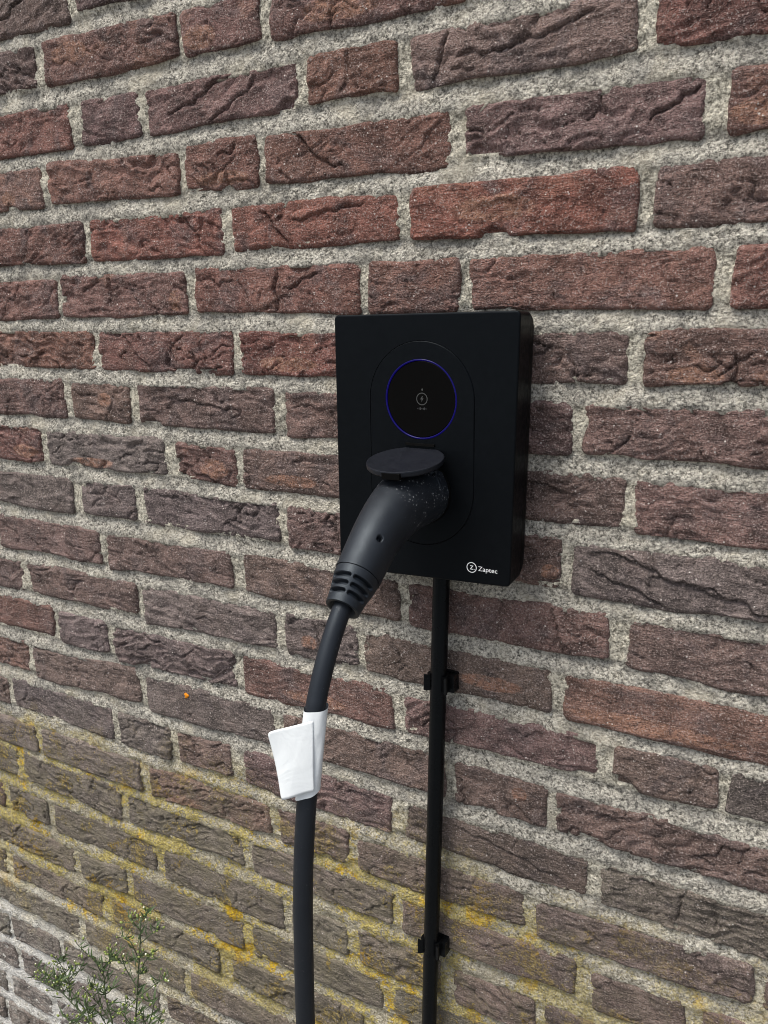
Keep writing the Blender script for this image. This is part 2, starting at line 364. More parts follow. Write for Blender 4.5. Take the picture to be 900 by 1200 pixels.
def brick_mesh(L, H, step, seed, rich=1.0, key=None):
    """one handmade brick, origin at the centre of its face, face towards -y; sizes in mm inside, metres out"""
    r = np.random.default_rng(seed)
    nx, nz = max(4, int(round(L / step))), max(3, int(round(H / step)))
    s = np.linspace(-1, 1, nx + 1); t = np.linspace(-1, 1, nz + 1)
    S, T = np.meshgrid(s, t)
    x, z = S * L / 2, T * H / 2
    ox, oz = r.random() * 900, r.random() * 900
    X, Z = x + ox, z + oz
    # outline: rounded corners, wavering edges
    rad = 5.5
    dx = np.maximum(0, np.abs(x) - (L / 2 - rad)); dz = np.maximum(0, np.abs(z) - (H / 2 - rad))
    hyp = np.hypot(dx, dz); mx = np.maximum(dx, dz)
    k = np.where(hyp > 1e-6, mx / np.maximum(hyp, 1e-6), 1)
    xx = np.sign(x) * (np.minimum(np.abs(x), L / 2 - rad) + dx * k)
    zz = np.sign(z) * (np.minimum(np.abs(z), H / 2 - rad) + dz * k)
    wave_t = (fbm(X / 42, Z / 300 + T * 7, 1, 2) - 0.5) * 6.0
    wave_s = (fbm(Z / 22 + 5, X / 400 + S * 5, 2, 2) - 0.5) * 4.5
    zz = zz + wave_t * np.abs(T) ** 3
    xx = xx + wave_s * np.abs(S) ** 7
    # relief, mm, positive = towards the viewer
    a = math.radians(r.uniform(-24, 24)); ca, sa = math.cos(a), math.sin(a)
    wx = (fbm(X / 34, Z / 26, 3, 3) - 0.5) * 30; wz = (fbm(X / 30, Z / 22, 5, 3) - 0.5) * 26
    px, pz = ca * (X + wx) + sa * (Z + wz), -sa * (X + wx) + ca * (Z + wz)
    h = (fbm(X / 48, Z / 30, 7, 2) - 0.5) * 3.4
    # laps: skin folded over itself
    per = r.uniform(9, 17)
    ph = pz / per + 1.5 * fbm(px / 55, pz / 40, 4, 2)
    fr = ph - np.floor(ph)
    lap = np.where(fr < 0.86, (fr / 0.86) ** 1.4, (1 - fr) / 0.14)
    m = sstep(0.42, 0.62, fbm(X / 42, Z / 20, 9, 2))
    amp = r.uniform(1.2, 3.8) * rich
    h += amp * m * (lap - 0.5)
    # deep creases
    for q in range(2):
        rg = np.abs(vnoise(px / (34 + 20 * q), pz / (11 + 4 * q), 11 + q) - 0.5)
        mm = sstep(0.50, 0.66, fbm(X / 36 + 9 * q, Z / 22, 6 + q, 2))
        h -= np.exp(-(rg / 0.026) ** 2) * mm * r.uniform(2.4, 4.5) * rich
    h += (fbm(px / 14, pz / 6.5, 8, 3) - 0.5) * 3.4 * rich
    h += (fbm(X / 3.4, Z / 3.4, 10, 2) - 0.5) * 1.2
    # open cracks
    for q in range(r.integers(0, 4)):
        cx, cz, an = r.uniform(-0.45, 0.45) * L, r.uniform(-0.4, 0.4) * H, math.radians(r.choice([r.uniform(-35, 35), r.uniform(40, 140)], p=[0.75, 0.25]))
        al = (x - cx) * math.cos(an) + (z - cz) * math.sin(an); pe = -(x - cx) * math.sin(an) + (z - cz) * math.cos(an)
        pe = pe + (fbm(al / 16 + q * 5, 0 * al + ox, 4, 3) - 0.5) * 16
        ln = r.uniform(10, 30)
        wd = 1.15 * np.clip(1.2 - np.abs(al) / ln, 0.3, 1)
        h -= r.uniform(2.5, 4.5) * rich * np.exp(-(pe / wd) ** 2) * (1 - sstep(ln * 0.7, ln, np.abs(al)))
        h += r.uniform(0.3, 1.3) * rich * sstep(0, 1.5, pe) * (1 - sstep(3, 12, pe)) * (1 - sstep(ln * 0.6, ln * 1.1, np.abs(al)))
    def crack(cx, cz, an, ln, dp, wd0=1.3):
        al = (x - cx) * math.cos(an) + (z - cz) * math.sin(an); pe = -(x - cx) * math.sin(an) + (z - cz) * math.cos(an)
        pe = pe + (fbm(al / 16, 0 * al + ox + cx, 4, 3) - 0.5) * 14
        wd = wd0 * np.clip(1.3 - np.abs(al) / ln, 0.35, 1)
        keep = 1 - sstep(ln * 0.75, ln, np.abs(al))
        return (1.4 * sstep(0, 1.5, pe) * (1 - sstep(3, 12, pe)) - dp * np.exp(-(pe / wd) ** 2)) * keep
    for (fx_, fz_, an, ln, dp) in CRACK.get(key, ()): h = h + crack(fx_ * L, fz_ * H, math.radians(an), ln, dp)
    for (fx_, fz_, rd) in BITE.get(key, ()):
        d = np.hypot((x - fx_ * L) * 0.75, z - fz_ * H) + (fbm(X / 9, Z / 9, 2, 2) - 0.5) * 5
        h = h - 9.0 * sstep(rd, rd * 0.55, d)
    worn = 0 * h
    for (fx_, fz_, r1, r2) in WORN.get(key, ()):
        d = np.hypot((x - fx_ * L) / r1, (z - fz_ * H) / r2)
        worn = np.maximum(worn, 1 - sstep(0.55, 1.15, d))
    # a bite out of an edge or corner on some bricks
    if key not in BITE and r.random() < 0.3 * rich:
        bx, bz, br_ = r.uniform(-0.5, 0.5) * L, r.choice([-0.55, 0.5]) * H, r.uniform(7, 15)
        d = np.hypot((x - bx) * 0.7, z - bz) + (fbm(X / 9, Z / 9, 2, 2) - 0.5) * 9
        h -= 5.0 * sstep(br_, br_ * 0.35, d)
    # edges roll back
    e = np.minimum(L / 2 - np.abs(x), H / 2 - np.abs(z))
    h = np.maximum(h, -5.5)
    h -= 2.2 * (1 - sstep(0, 3.4, e)) ** 1.6
    front = np.stack([xx, -h, zz], -1).reshape(-1, 3)
    w_ = nx + 1
    idx = np.arange((nx + 1) * (nz + 1)).reshape(nz + 1, nx + 1)
    F = [np.stack([idx[:-1, :-1], idx[:-1, 1:], idx[1:, 1:], idx[1:, :-1]], -1).reshape(-1, 4)]
    ring = np.concatenate([idx[0, :-1], idx[:-1, -1], idx[-1, :0:-1], idx[:0:-1, 0]])
    V = [front]; prev = ring; base = len(front)
    for depth in (6.0, 22.0):
        q = front[ring].copy(); q[:, 1] = depth
        V.append(q); cur = np.arange(base, base + len(ring)); base += len(ring)
        F.append(np.stack([np.roll(prev, -1), prev, cur, np.roll(cur, -1)], -1)); prev = cur
    brick_mesh.worn = np.concatenate([worn.ravel(), np.zeros(base - len(front))]).astype(np.float32)
    return np.concatenate(V) * 0.001, np.concatenate(F)

wall = empty('brick_wall', (-0.5, 0, 0))
tag(wall, 'weathered brown handmade brick wall with pale mortar behind the charger, yellow lichen low down', 'wall')
INV = Matrix.Translation((0.5, 0, 0))

def put_brick(u0, u1, zc, tilt, h, cls, seed, step, rich=1.0, key=None):
    v, f = brick_mesh(u1 - u0 + 1.5, h + 2.0, step, seed, rich, key)
    o = mesh_obj('brick', v, f, M_BRICK, wall, True, ((u0 + u1) / 2000.0 + 0.5, random.uniform(-0.0012, 0.0010), zc))
    if key in WORN:
        at = o.data.attributes.new('worn', 'FLOAT', 'POINT'); at.data.foreach_set('value', brick_mesh.worn)
    o.rotation_euler = (random.uniform(-0.012, 0.012), -tilt, 0)
    j = [random.uniform(0.86, 1.16) for _ in range(3)]; g = random.uniform(0.88, 1.14)
    grey = min(1.0, max(0.0, (1.25 - zc) / 0.35)) * 0.35        # the lower courses are dustier
    tone = [c * (1 - grey) + d * grey for c, d in zip(TONE[cls], (0.165, 0.136, 0.120))]
    o.color = (*[c * g * (0.7 + 0.3 * q) for c, q in zip(tone, j)], PATCH[cls])
    return o

spans = {}
seed = 100
for i, row in enumerate(ROWS):
    spans[i] = (row[0][0], row[-1][1])
    for k_, ((u0, u1, a, b, h), c) in enumerate(zip(row, CLS[i])):
        seed += 1
        zc = ROW_TOP - ROW_PITCH * i + (a + b) / 2000.0
        put_brick(u0, u1, zc, math.atan2(b - a, u1 - u0), h, c, seed, 1.55, random.choice((0.4, 0.65, 0.85, 1.0, 1.2)), (i, k_))

# bricks round the measured field: those that can still come into view singly, the rest joined
far_v, far_f, far_n = [], [], 0
def lay(i, u, sign, limit):
    """continue row i from u outwards in stretchers with a header now and then"""
    global seed, far_n
    k = 0
    while abs(u) < limit:
        L = 203 if random.random() < 0.78 else 95
        g = random.uniform(14, 19)
        u0, u1 = (u + g, u + g + L) if sign > 0 else (u - g - L, u - g)
        seed += 1
        zc = ROW_TOP - ROW_PITCH * i + random.uniform(-0.002, 0.002)
        near = (22 <= i <= 25 and -1330 < u1 and u0 < -650)
        if near:
            put_brick(u0, u1, zc, 0.0, random.uniform(41, 45), 'm', seed, 1.9)
        else:
            v, f = brick_mesh(L, random.uniform(42, 46), 7.0, seed, 0.5)
            v = v + np.array([(u0 + u1) / 2000.0 + 0.5, 0, zc])
            far_v.append(v); far_f.append(f + far_n); far_n += len(v)
        u = u1 if sign > 0 else u0
        k += 1
for i in range(-10, 28):
    if i in spans:
        lay(i, spans[i][0], -1, 2300); lay(i, spans[i][1], 1, 1300)
    else:
        s0 = -700 + random.uniform(-110, 110) if i >= 22 else random.uniform(-110, 110) - 500
        lay(i, s0, -1, 2300); lay(i, s0, 1, 1300)
far = mesh_obj('outer_bricks', np.concatenate(far_v), np.concatenate(far_f), M_BRICK, wall)
far['kind'] = 'stuff'
far.color = (0.125, 0.07, 0.058, 0.3)

def mortar_sheet(x0, x1, z0, z1, step, name):
    nx, nz = int((x1 - x0) / step), int((z1 - z0) / step)
    X, Z = np.meshgrid(np.linspace(x0, x1, nx + 1), np.linspace(z0, z1, nz + 1))
    mm, zm = X * 1000, Z * 1000
    row = (ROW_TOP - Z) / ROW_PITCH
    dz = (row - np.round(row)) * 62.5                 # + = below the row's centre line
    bed = sstep(17, 23, np.abs(dz))
    # bed joints: washed out under the brick above, full on top of the brick below
    t = np.where(dz > 0, (dz - 31.25), (dz + 31.25))  # -10 just under the brick .. +10 on top of the next
    depth_bed = 4.4 - 3.3 * sstep(-9, 7, t)
    y = bed * depth_bed + (1 - bed) * 2.6
    y = y + (fbm(mm / 40, zm / 22, 3, 2) - 0.5) * 4.0 + (fbm(mm / 9, zm / 6, 5, 3) - 0.5) * 3.6 + (fbm(mm / 3.0, zm / 3.0, 9, 2) - 0.5) * 2.6
    y = np.maximum(y, -1.0)
    for i, rw_ in enumerate(ROWS):                    # the mortar lies behind the bricks, not in their creases
        for (u0, u1, a, b, hh) in rw_:
            zc = (ROW_TOP - ROW_PITCH * i) * 1000 + (a + b) / 2
            y[(mm > u0 + 4.5) & (mm < u1 - 4.5) & (np.abs(zm - zc) < hh / 2 - 4.5)] = 12.0
    y = y * 0.001
    v = np.stack([X + 0.5, y, Z], -1).reshape(-1, 3)
    idx = np.arange((nx + 1) * (nz + 1)).reshape(nz + 1, nx + 1)
    f = np.stack([idx[:-1, :-1], idx[:-1, 1:], idx[1:, 1:], idx[1:, :-1]], -1).reshape(-1, 4)
    o = mesh_obj(name, v, f, M_MORTAR, wall)
    at = o.data.attributes.new('head_joint', 'FLOAT', 'POINT')
    at.data.foreach_set('value', (1 - bed).ravel().astype(np.float32))
    return o
def quads(rects, y):
    v, f = [], []
    for (x0, x1, z0, z1) in rects:
        n = len(v)
        v += [(x0 + .5, y, z0), (x1 + .5, y, z0), (x1 + .5, y, z1), (x0 + .5, y, z1)]
        f.append((n, n + 1, n + 2, n + 3))
    return v, f
mortar_sheet(-1.36, 0.16, 0.15, 1.80, 0.0026, 'mortar')
mortar_sheet(-2.6, -1.36, 0.0, 2.42, 0.010, 'mortar')
mortar_sheet(0.16, 1.6, 0.0, 2.42, 0.010, 'mortar')
mortar_sheet(-1.36, 0.16, 1.80, 2.42, 0.010, 'mortar')
mortar_sheet(-1.36, 0.16, 0.0, 0.15, 0.010, 'mortar')
bm = bmesh.new()
bmesh.ops.create_cube(bm, size=1.0)
for v in bm.verts: v.co = Vector((v.co.x * 4.3, 0.075 + v.co.y * 0.11, 1.21 + v.co.z * 2.44))
core = bm_obj('wall_core', bm, M_MORTAR, wall)

# a dot of orange lichen on one brick, left of the cable
bm = bmesh.new()
bmesh.ops.create_uvsphere(bm, u_segments=18, v_segments=8, radius=1.0)
for v in bm.verts:
    a = math.atan2(v.co.z, v.co.x); q = 1 + 0.22 * math.sin(3 * a + 1) + 0.12 * math.sin(5 * a)
    v.co = Vector((-0.6938 + .5 + v.co.x * 0.0034 * q, -0.0006 + v.co.y * 0.0016, 0.9508 + v.co.z * 0.0036 * q))
lich = bm_obj('lichen_spot', bm, plain('orange_lichen', (0.62, 0.22, 0.012), 0.9, 0.2, 900, 0.0008, var=0.35), wall, True)

# ------------------------------------------------------------------ the charger
YF = -0.046
box = empty('wall_charger', (-0.339, 0, 1.174))
tag(box, 'black rectangular charging station on the brick wall with a round display and open socket flap', 'charging station')
def W(v): return Vector(v) - Vector((-0.339, 0, 1.174))
def bobj(name, verts, faces, mat, parent=box, smooth=False, off=(-0.339, 0, 1.174)):
    return mesh_obj(name, [tuple(Vector(v) - Vector(off)) for v in verts], faces, mat, parent, smooth)
Q = {'TL': (-0.4283, 1.4112), 'TR': (-0.2489, 1.4135), 'BR': (-0.2530, 1.1770), 'BL': (-0.4287, 1.1705)}
def quad_pt(s, t):
    a = Vector(Q['BL']).lerp(Vector(Q['BR']), s); b = Vector(Q['TL']).lerp(Vector(Q['TR']), s)
    return a.lerp(b, t)
def rr_loop(grow, rad, n=6):
    """rounded outline of the housing, grown by `grow` metres"""
    c = [quad_pt(0, 0), quad_pt(1, 0), quad_pt(1, 1), quad_pt(0, 1)]
    grow += 0.0009
    mid = sum(c, Vector((0, 0))) / 4
    c = [p + Vector((grow * math.copysign(1, p.x - mid.x), grow * math.copysign(1, p.y - mid.y))) for p in c]
    out = []
    for i in range(4):
        p, a, b = c[i], c[i - 1], c[(i + 1) % 4]
        da, db = (a - p).normalized(), (b - p).normalized()
        ctr = p + da * rad + db * rad
        for j in range(n + 1):
            th = j / n * math.pi / 2
            out.append(ctr - db * rad * math.cos(th) - da * rad * math.sin(th))
    return out
def skin(loops, cap_first=False, cap_last=False):
    v, f = [], []
    n = len(loops[0])
    for lp in loops: v += lp
    for i in range(len(loops) - 1):
        for j in range(n):
            f.append((i * n + j, i * n + (j + 1) % n, (i + 1) * n + (j + 1) % n, (i + 1) * n + j))
    if cap_first: f.append(tuple(range(n))[::-1])
    if cap_last: f.append(tuple((len(loops) - 1) * n + j for j in range(n)))
    return v, f
def face_with_holes(outer, holes, y):
    bm = bmesh.new()
    es = []
    for lp in [outer] + holes:
        vs = [bm.verts.new((p[0], y, p[1])) for p in lp]
        es += [bm.edges.new((vs[i], vs[(i + 1) % len(vs)])) for i in range(len(vs))]
    bmesh.ops.triangle_fill(bm, edges=es, use_beauty=True)
    for f in bm.faces:
        f.normal_update()
        if f.normal.y > 0: f.normal_flip()
    v = [tuple(q.co) for q in bm.verts]; bm.verts.index_update()
    f = [tuple(q.index for q in g.verts) for g in bm.faces]
    bm.free()
    return v, f
PC, PR = -0.3397, 0.0517                     # pill panel: centre line, radius
PZT, PZB = 1.3377, 1.2570
def pill(r, n=40):
    o = [(PC + r * math.cos(i / n * math.pi), PZT + r * math.sin(i / n * math.pi)) for i in range(n + 1)]
    o += [(PC + r * math.cos(math.pi + i / n * math.pi), PZB + r * math.sin(math.pi + i / n * math.pi)) for i in range(n + 1)]
    return o
def circ(cx, cz, r, n=64):
    return [(cx + r * math.cos(i / n * 2 * math.pi), cz + r * math.sin(i / n * 2 * math.pi)) for i in range(n)]
def at_y(lp, y): return [(p[0], y, p[1]) for p in lp]
def join(parts):
    v, f = [], []
    for a, b in parts:
        n = len(v); v += list(a); f += [tuple(i + n for i in q) for q in b]
    return v, f
# front shell
hole = pill(PR + 0.0006)
shell = join([face_with_holes(rr_loop(-0.0016, 0.003), [hole], YF),
              skin([at_y(rr_loop(-0.0016, 0.003), YF), at_y(rr_loop(-0.0009, 0.0034), YF + 0.0002), at_y(rr_loop(-0.0003, 0.0038), YF + 0.0008), at_y(rr_loop(0.0, 0.004), YF + 0.0018),
                    at_y(rr_loop(-0.0010, 0.004), -0.0185), at_y(rr_loop(-0.0022, 0.004), -0.0180)]),
              skin([at_y(hole, YF + 0.0035), at_y(pill(PR + 0.0009), YF + 0.0003), at_y(hole, YF)])])
bobj('front_shell', *shell, M_BLACK)
v, f = skin([at_y(rr_loop(-0.0020, 0.004), -0.0172), at_y(rr_loop(-0.0014, 0.0042), -0.0170), at_y(rr_loop(-0.0018, 0.008), -0.0100), at_y(rr_loop(-0.0026, 0.012), -0.0055), at_y(rr_loop(-0.005, 0.012), -0.0030)], cap_last=True)
bobj('back_plate', v, f, M_SIDE)
# pill-shaped fascia with display and socket openings
DC = (-0.3397, 1.3385); SC = (-0.3397, 1.2550)
fas = join([face_with_holes(pill(PR - 0.0004), [circ(*DC, 0.0357), circ(*SC, 0.0305)], YF - 0.0006),
            skin([at_y(pill(PR - 0.0004), YF - 0.0006), at_y(pill(PR + 0.0002), YF + 0.0001), at_y(pill(PR - 0.0001), YF + 0.0035)]),
            skin([at_y(circ(*DC, 0.0357), YF + 0.002), at_y(circ(*DC, 0.0357), YF - 0.0002)]),
            skin([at_y(circ(*SC, 0.0305), YF + 0.012), at_y(circ(*SC, 0.0305), YF - 0.0002)])])
bobj('fascia', *fas, M_BLACK)
bobj('groove', [(p[0], YF + 0.0034, p[1]) for p in pill(PR + 0.001)], [tuple(range(len(pill(1))))], M_DARK)
def annulus(c, r0, r1, y, n=64):
    v = at_y(circ(*c, r0, n), y) + at_y(circ(*c, r1, n), y)
    return v, [(i, (i + 1) % n, n + (i + 1) % n, n + i) for i in range(n)]
def lathe(c, prof, n=72):
    """rings of (radius, y) about the axis through c along y"""
    return skin([at_y(circ(*c, max(r, 1e-5), n), y) for r, y in prof])
bobj('light_ring', *lathe(DC, [(0.0357, YF + 0.001), (0.0355, YF - 0.0006), (0.0350, YF - 0.0010), (0.0346, YF - 0.0010), (0.0341, YF - 0.0004), (0.0340, YF + 0.001)]), M_RING, smooth=True)
v, f = lathe(DC, [(0.0342, YF + 0.0010), (0.0340, YF + 0.0002), (0.0334, YF - 0.0001)])
f.append(tuple(2 * 72 + i for i in range(72)))
glass = bobj('display_glass', v, f, M_GLASS)
yi = YF - 0.00025
def sub(name, v, f, mat, parent): return mesh_obj(name, [tuple(W(q)) for q in v], f, mat, parent, False)
sub('icon_ring', *annulus((-0.3384, 1.3390), 0.0048, 0.0056, yi, 40), M_GREY, glass)
bolt = [(0.3, 3.0), (-2.0, -0.4), (-0.4, -0.4), (-0.5, -3.2), (1.9, 0.7), (0.3, 0.7), (1.0, 3.0)]
sub('bolt_icon', [(-0.3384 + x * 0.00085, yi, 1.3390 + z * 0.00085) for x, z in bolt], [(0, 1, 2, 5, 6), (2, 3, 4, 5)], M_GREY, glass)
drop = [(0, 1.6), (-1.0, -0.4), (-0.6, -1.1), (0.6, -1.1), (1.0, -0.4)]
sub('drop_icon', [(-0.3381 + x * 0.0009, yi, 1.3474 + z * 0.0009) for x, z in drop], [(0, 1, 2, 3, 4)], M_GREY, glass)
v, f = [], []
for i in range(7):
    x = -0.3384 + (i - 3) * 0.00135; hh = 0.0005 + 0.0003 * (i % 3); n = len(v)
    v += [(x - 0.0004, yi, 1.3304 - hh), (x + 0.0004, yi, 1.3304 - hh), (x + 0.0004, yi, 1.3304 + hh), (x - 0.0004, yi, 1.3304 + hh)]; f.append((n, n + 1, n + 2, n + 3))
sub('faint_marks', v, f, plain('faint_print', (0.022, 0.023, 0.025), 0.5), glass)
# socket behind the plug
bobj('socket', *join([lathe(SC, [(0.0304, YF - 0.0002), (0.0300, YF - 0.003), (0.0285, YF - 0.003), (0.0280, YF + 0.012)]), ]), M_DARK, smooth=False)
v = at_y(circ(*SC, 0.0304), YF + 0.012); bobj('socket_floor', v, [tuple(range(64))], M_DARK)
# hinge + flap, hinged at the top and folded out over the plug
def boxmesh(x0, x1, y0, y1, z0, z1):
    v = [(x, y, z) for z in (z0, z1) for y in (y0, y1) for x in (x0, x1)]
    return v, [(0, 1, 3, 2), (4, 6, 7, 5), (0, 4, 5, 1), (1, 5, 7, 3), (3, 7, 6, 2), (2, 6, 4, 0)]
bobj('hinge', *boxmesh(-0.3545, -0.3255, YF - 0.0022, YF + 0.002, 1.2970, 1.2992), M_DARK)
FA, FR = 0.1673, 0.0343
fc = Vector((-0.3397, -0.0762, 1.2897))
d1, d2, dn = Vector((1, 0, 0)), Vector((0, -math.cos(FA), -math.sin(FA))), Vector((0, -math.sin(FA), math.cos(FA)))
def flap_ring(r, hgt, n=72, notch=False):
    o = []
    for i in range(n):
        a = 2 * math.pi * i / n
        rr_ = r
        o.append(tuple(fc + d1 * rr_ * math.cos(a) + d2 * rr_ * math.sin(a) + dn * hgt))
    return o
loops = [flap_ring(FR - 0.004, -0.0020), flap_ring(FR - 0.003, -0.0052), flap_ring(FR - 0.0012, -0.0052), flap_ring(FR - 0.0003, -0.0040), flap_ring(FR, -0.0012), flap_ring(FR - 0.0002, -0.0003), flap_ring(FR - 0.0010, 0.0)]
v, f = skin(loops, cap_first=True, cap_last=True)
flap = bobj('socket_flap', v, f, M_FLAP)
# latch notch at the flap's front edge
def obox(cx, cy, hx, hy, h0, h1):
    c = [(sx, sy, h) for h in (h0, h1) for sy in (cy - hy, cy + hy) for sx in (cx - hx, cx + hx)]
    v = [tuple(fc + d1 * a + d2 * b + dn * q) for a, b, q in c]
    return v, [(0, 1, 3, 2), (4, 6, 7, 5), (0, 4, 5, 1), (1, 5, 7, 3), (3, 7, 6, 2), (2, 6, 4, 0)]
sub('flap_latch', *obox(0.004, FR - 0.0032, 0.0085, 0.0036, -0.0064, -0.0010), M_DARK, flap)
# printed logo and name
logo = bobj('logo_ring', *annulus((-0.2886, 1.1898), 0.00415, 0.00495, YF - 0.00025, 48), M_WHITE)
def lettering(txt, size, loc, parent, name, stretch=1.0, bold=0.0):
    cu = bpy.data.curves.new('t', 'FONT'); cu.body = txt; cu.size = size; cu.offset = bold; cu.resolution_u = 4
    t = bpy.data.objects.new('t', cu); C.objects.link(t)
    bpy.context.view_layer.update()
    me = bpy.data.meshes.new_from_object(t.evaluated_get(bpy.context.evaluated_depsgraph_get()))
    bpy.data.objects.remove(t)
    for q in me.vertices: q.co = Vector((q.co.x * stretch + loc[0], loc[1], q.co.y + loc[2])) - Vector((-0.339, 0, 1.174))
    me.materials.clear(); me.materials.append(M_WHITE)
    o = bpy.data.objects.new(name, me); C.objects.link(o); o.parent = parent
    return o
lettering('Zaptec', 0.0061, (-0.2822, YF - 0.00025, 1.1876), box, 'lettering', 1.08, 0.00002)
lettering('Z', 0.0052, (-0.2903, YF - 0.00025, 1.1880), logo, 'emblem', 1.0, 0.00012)
sub('emblem_dot', at_y(circ(-0.2860, 1.1884, 0.00035, 12), YF - 0.00025), [tuple(range(12))], M_WHITE, logo)

# ------------------------------------------------------------------ charging plug and cable
U0 = -0.339
ORG = Vector((U0, -0.046, 1.254))
plug = empty('charging_cable', ORG)
tag(plug, 'black charging cable with curved handle plugged into the charger, white tag round it', 'charging cable')
def rubber():
    k = N('matt_rubber_plastic')
    tc = k.n('ShaderNodeTexCoord').outputs['Object']
    g = k.noise(tc, 60, 4, 0.6); fine = k.noise(tc, 2600, 3, 0.7)
    col = k.mix(g, (0.0070, 0.0083, 0.0112), (0.0125, 0.0148, 0.0188))
    vo = k.n('ShaderNodeTexVoronoi'); k.l(tc, vo.inputs['Vector']); vo.inputs['Scale'].default_value = 300
    vo2 = k.n('ShaderNodeTexVoronoi'); k.l(tc, vo2.inputs['Vector']); vo2.inputs['Scale'].default_value = 1000
    sp = k.n('ShaderNodeSeparateXYZ'); k.l(tc, sp.inputs[0])
    near = k.ramp(k.math('ADD', sp.outputs[1], k.math('MULTIPLY', g, 0.03)), -0.058, -0.030)      # lint sits near the socket end only
    msk = k.math('MULTIPLY', near, k.ramp(k.noise(tc, 95, 3, 0.6), 0.44, 0.55))
    dots = k.math('MAXIMUM', k.ramp(vo.outputs['Distance'], 0.26, 0.14), k.math('MULTIPLY', k.ramp(vo2.outputs['Distance'], 0.24, 0.12), 0.6))
    col = k.mix(k.math('MULTIPLY', dots, msk), col, (0.22, 0.23, 0.24))
    k.l(col, k.b.inputs['Base Color'])
    k.l(k.ramp(g, 0.3, 0.7, 0.40, 0.52), k.b.inputs['Roughness'])
    k.b.inputs['Specular Tint'].default_value = (0.74, 0.87, 1.0, 1)
    k.b.inputs['Specular IOR Level'].default_value = 0.36
    k.l(k.bump(fine, 0.00012), k.b.inputs['Normal'])
    return k.m
M_RUB = rubber()
def cat(P, n):
    """Catmull-Rom through the rows of P"""
    P = np.array(P, float); P = np.vstack([2 * P[0] - P[1], P, 2 * P[-1] - P[-2]])
    out = []
    m = len(P) - 3
    for q in np.linspace(0, m, n):
        i = min(int(q), m - 1); t = q - i
        a, b, c, d = P[i:i + 4]
        out.append(0.5 * ((2 * b) + (c - a) * t + (2 * a - 5 * b + 4 * c - d) * t * t + (3 * b - a - 3 * c + d) * t ** 3))
    return np.array(out)
def swept(path, nth, disp=None, cap0=False, cap1=False, sq=2.0):
    """path rows: u, y, z, ra (across), rb (in the bending plane). theta 0 = up/out normal, 90 deg = +u"""
    n = len(path)
    P = path[:, :3]; T = np.gradient(P, axis=0); T /= np.linalg.norm(T, axis=1)[:, None]
    B = np.zeros_like(P); B[:, 0] = 1
    B -= (B * T).sum(1)[:, None] * T; B /= np.linalg.norm(B, axis=1)[:, None]
    Nn = np.cross(T, B)
    Nn *= np.where(Nn[:, 2] < -0.2, -1, 1)[:, None] if False else 1
    th = np.linspace(0, 2 * np.pi, nth, endpoint=False)
    c, s = np.cos(th), np.sin(th)
    e = 2.0 / sq
    cs, ss = np.sign(c) * np.abs(c) ** e, np.sign(s) * np.abs(s) ** e
    d = disp(np.linspace(0, 1, n)[:, None], th[None, :]) if disp else np.zeros((n, nth))
    V = P[:, None, :] + Nn[:, None, :] * (cs[None, :, None] * (path[:, 4, None, None] + d[..., None])) + B[:, None, :] * (ss[None, :, None] * (path[:, 3, None, None] + d[..., None]))
    idx = np.arange(n * nth).reshape(n, nth)
    j = np.roll(np.arange(nth), -1)
    F = np.stack([idx[:-1], idx[1:], idx[1:][:, j], idx[:-1][:, j]], -1).reshape(-1, 4)
    return V.reshape(-1, 3), F
def pobj(name, v, f, mat, parent=plug, smooth=True):
    return mesh_obj(name, np.asarray(v) - np.array(ORG), f, mat, parent, smooth)
AX = [(-0.0400, 1.2550, .0282, .0282), (-0.0480, 1.2548, .0284, .0284), (-0.0600, 1.2543, .0282, .0282), (-0.0740, 1.2530, .0272, .0275), (-0.0905, 1.2492, .0252, .0262),
      (-0.1090, 1.2425, .0228, .0242), (-0.1274, 1.2325, .0208, .0222), (-0.1440, 1.2200, .0196, .0208), (-0.1600, 1.2068, .0186, .0200)]
path = cat([(U0, y, z, a, b) for y, z, a, b in AX], 220)
ARC = np.concatenate([[0], np.cumsum(np.linalg.norm(np.diff(path[:, :3], axis=0), axis=1))])
def handle_disp(s, th):
    k = np.interp(s, np.linspace(0, 1, len(ARC)), ARC)
    def spot(y0, ang, r, depth, soft=0.25):
        i = np.argmin(np.abs(path[:, 1] - y0)); R_ = path[i, 3]
        dth = (th - ang + np.pi) % (2 * np.pi) - np.pi
        d = np.hypot(k - ARC[i], dth * R_)
        return -depth * (1 - sstep(r * (1 - soft), r, d))
    d = spot(-0.1375, math.radians(44), 0.0029, 0.006) + spot(-0.0605, math.radians(40), 0.0030, 0.006)
    # raised oval badge on the flank near the socket
    i = np.argmin(np.abs(path[:, 1] + 0.053)); dth = (th - math.radians(66) + np.pi) % (2 * np.pi) - np.pi
    ex, ez = (k - ARC[i]) / 0.0075, dth * 0.028 / 0.0115
    e = np.hypot(ex, ez)
    d = d + 0.0006 * np.exp(-((e - 1) / 0.13) ** 2) + 0.0006 * np.exp(-((np.abs(ez) - 0.35) / 0.12) ** 2) * (np.abs(ex) < 0.5) * (e < 0.8)
    return d + 0 * s * th
v, f = swept(path, 200, handle_disp, sq=2.15)
pobj('handle', v, f, M_RUB)
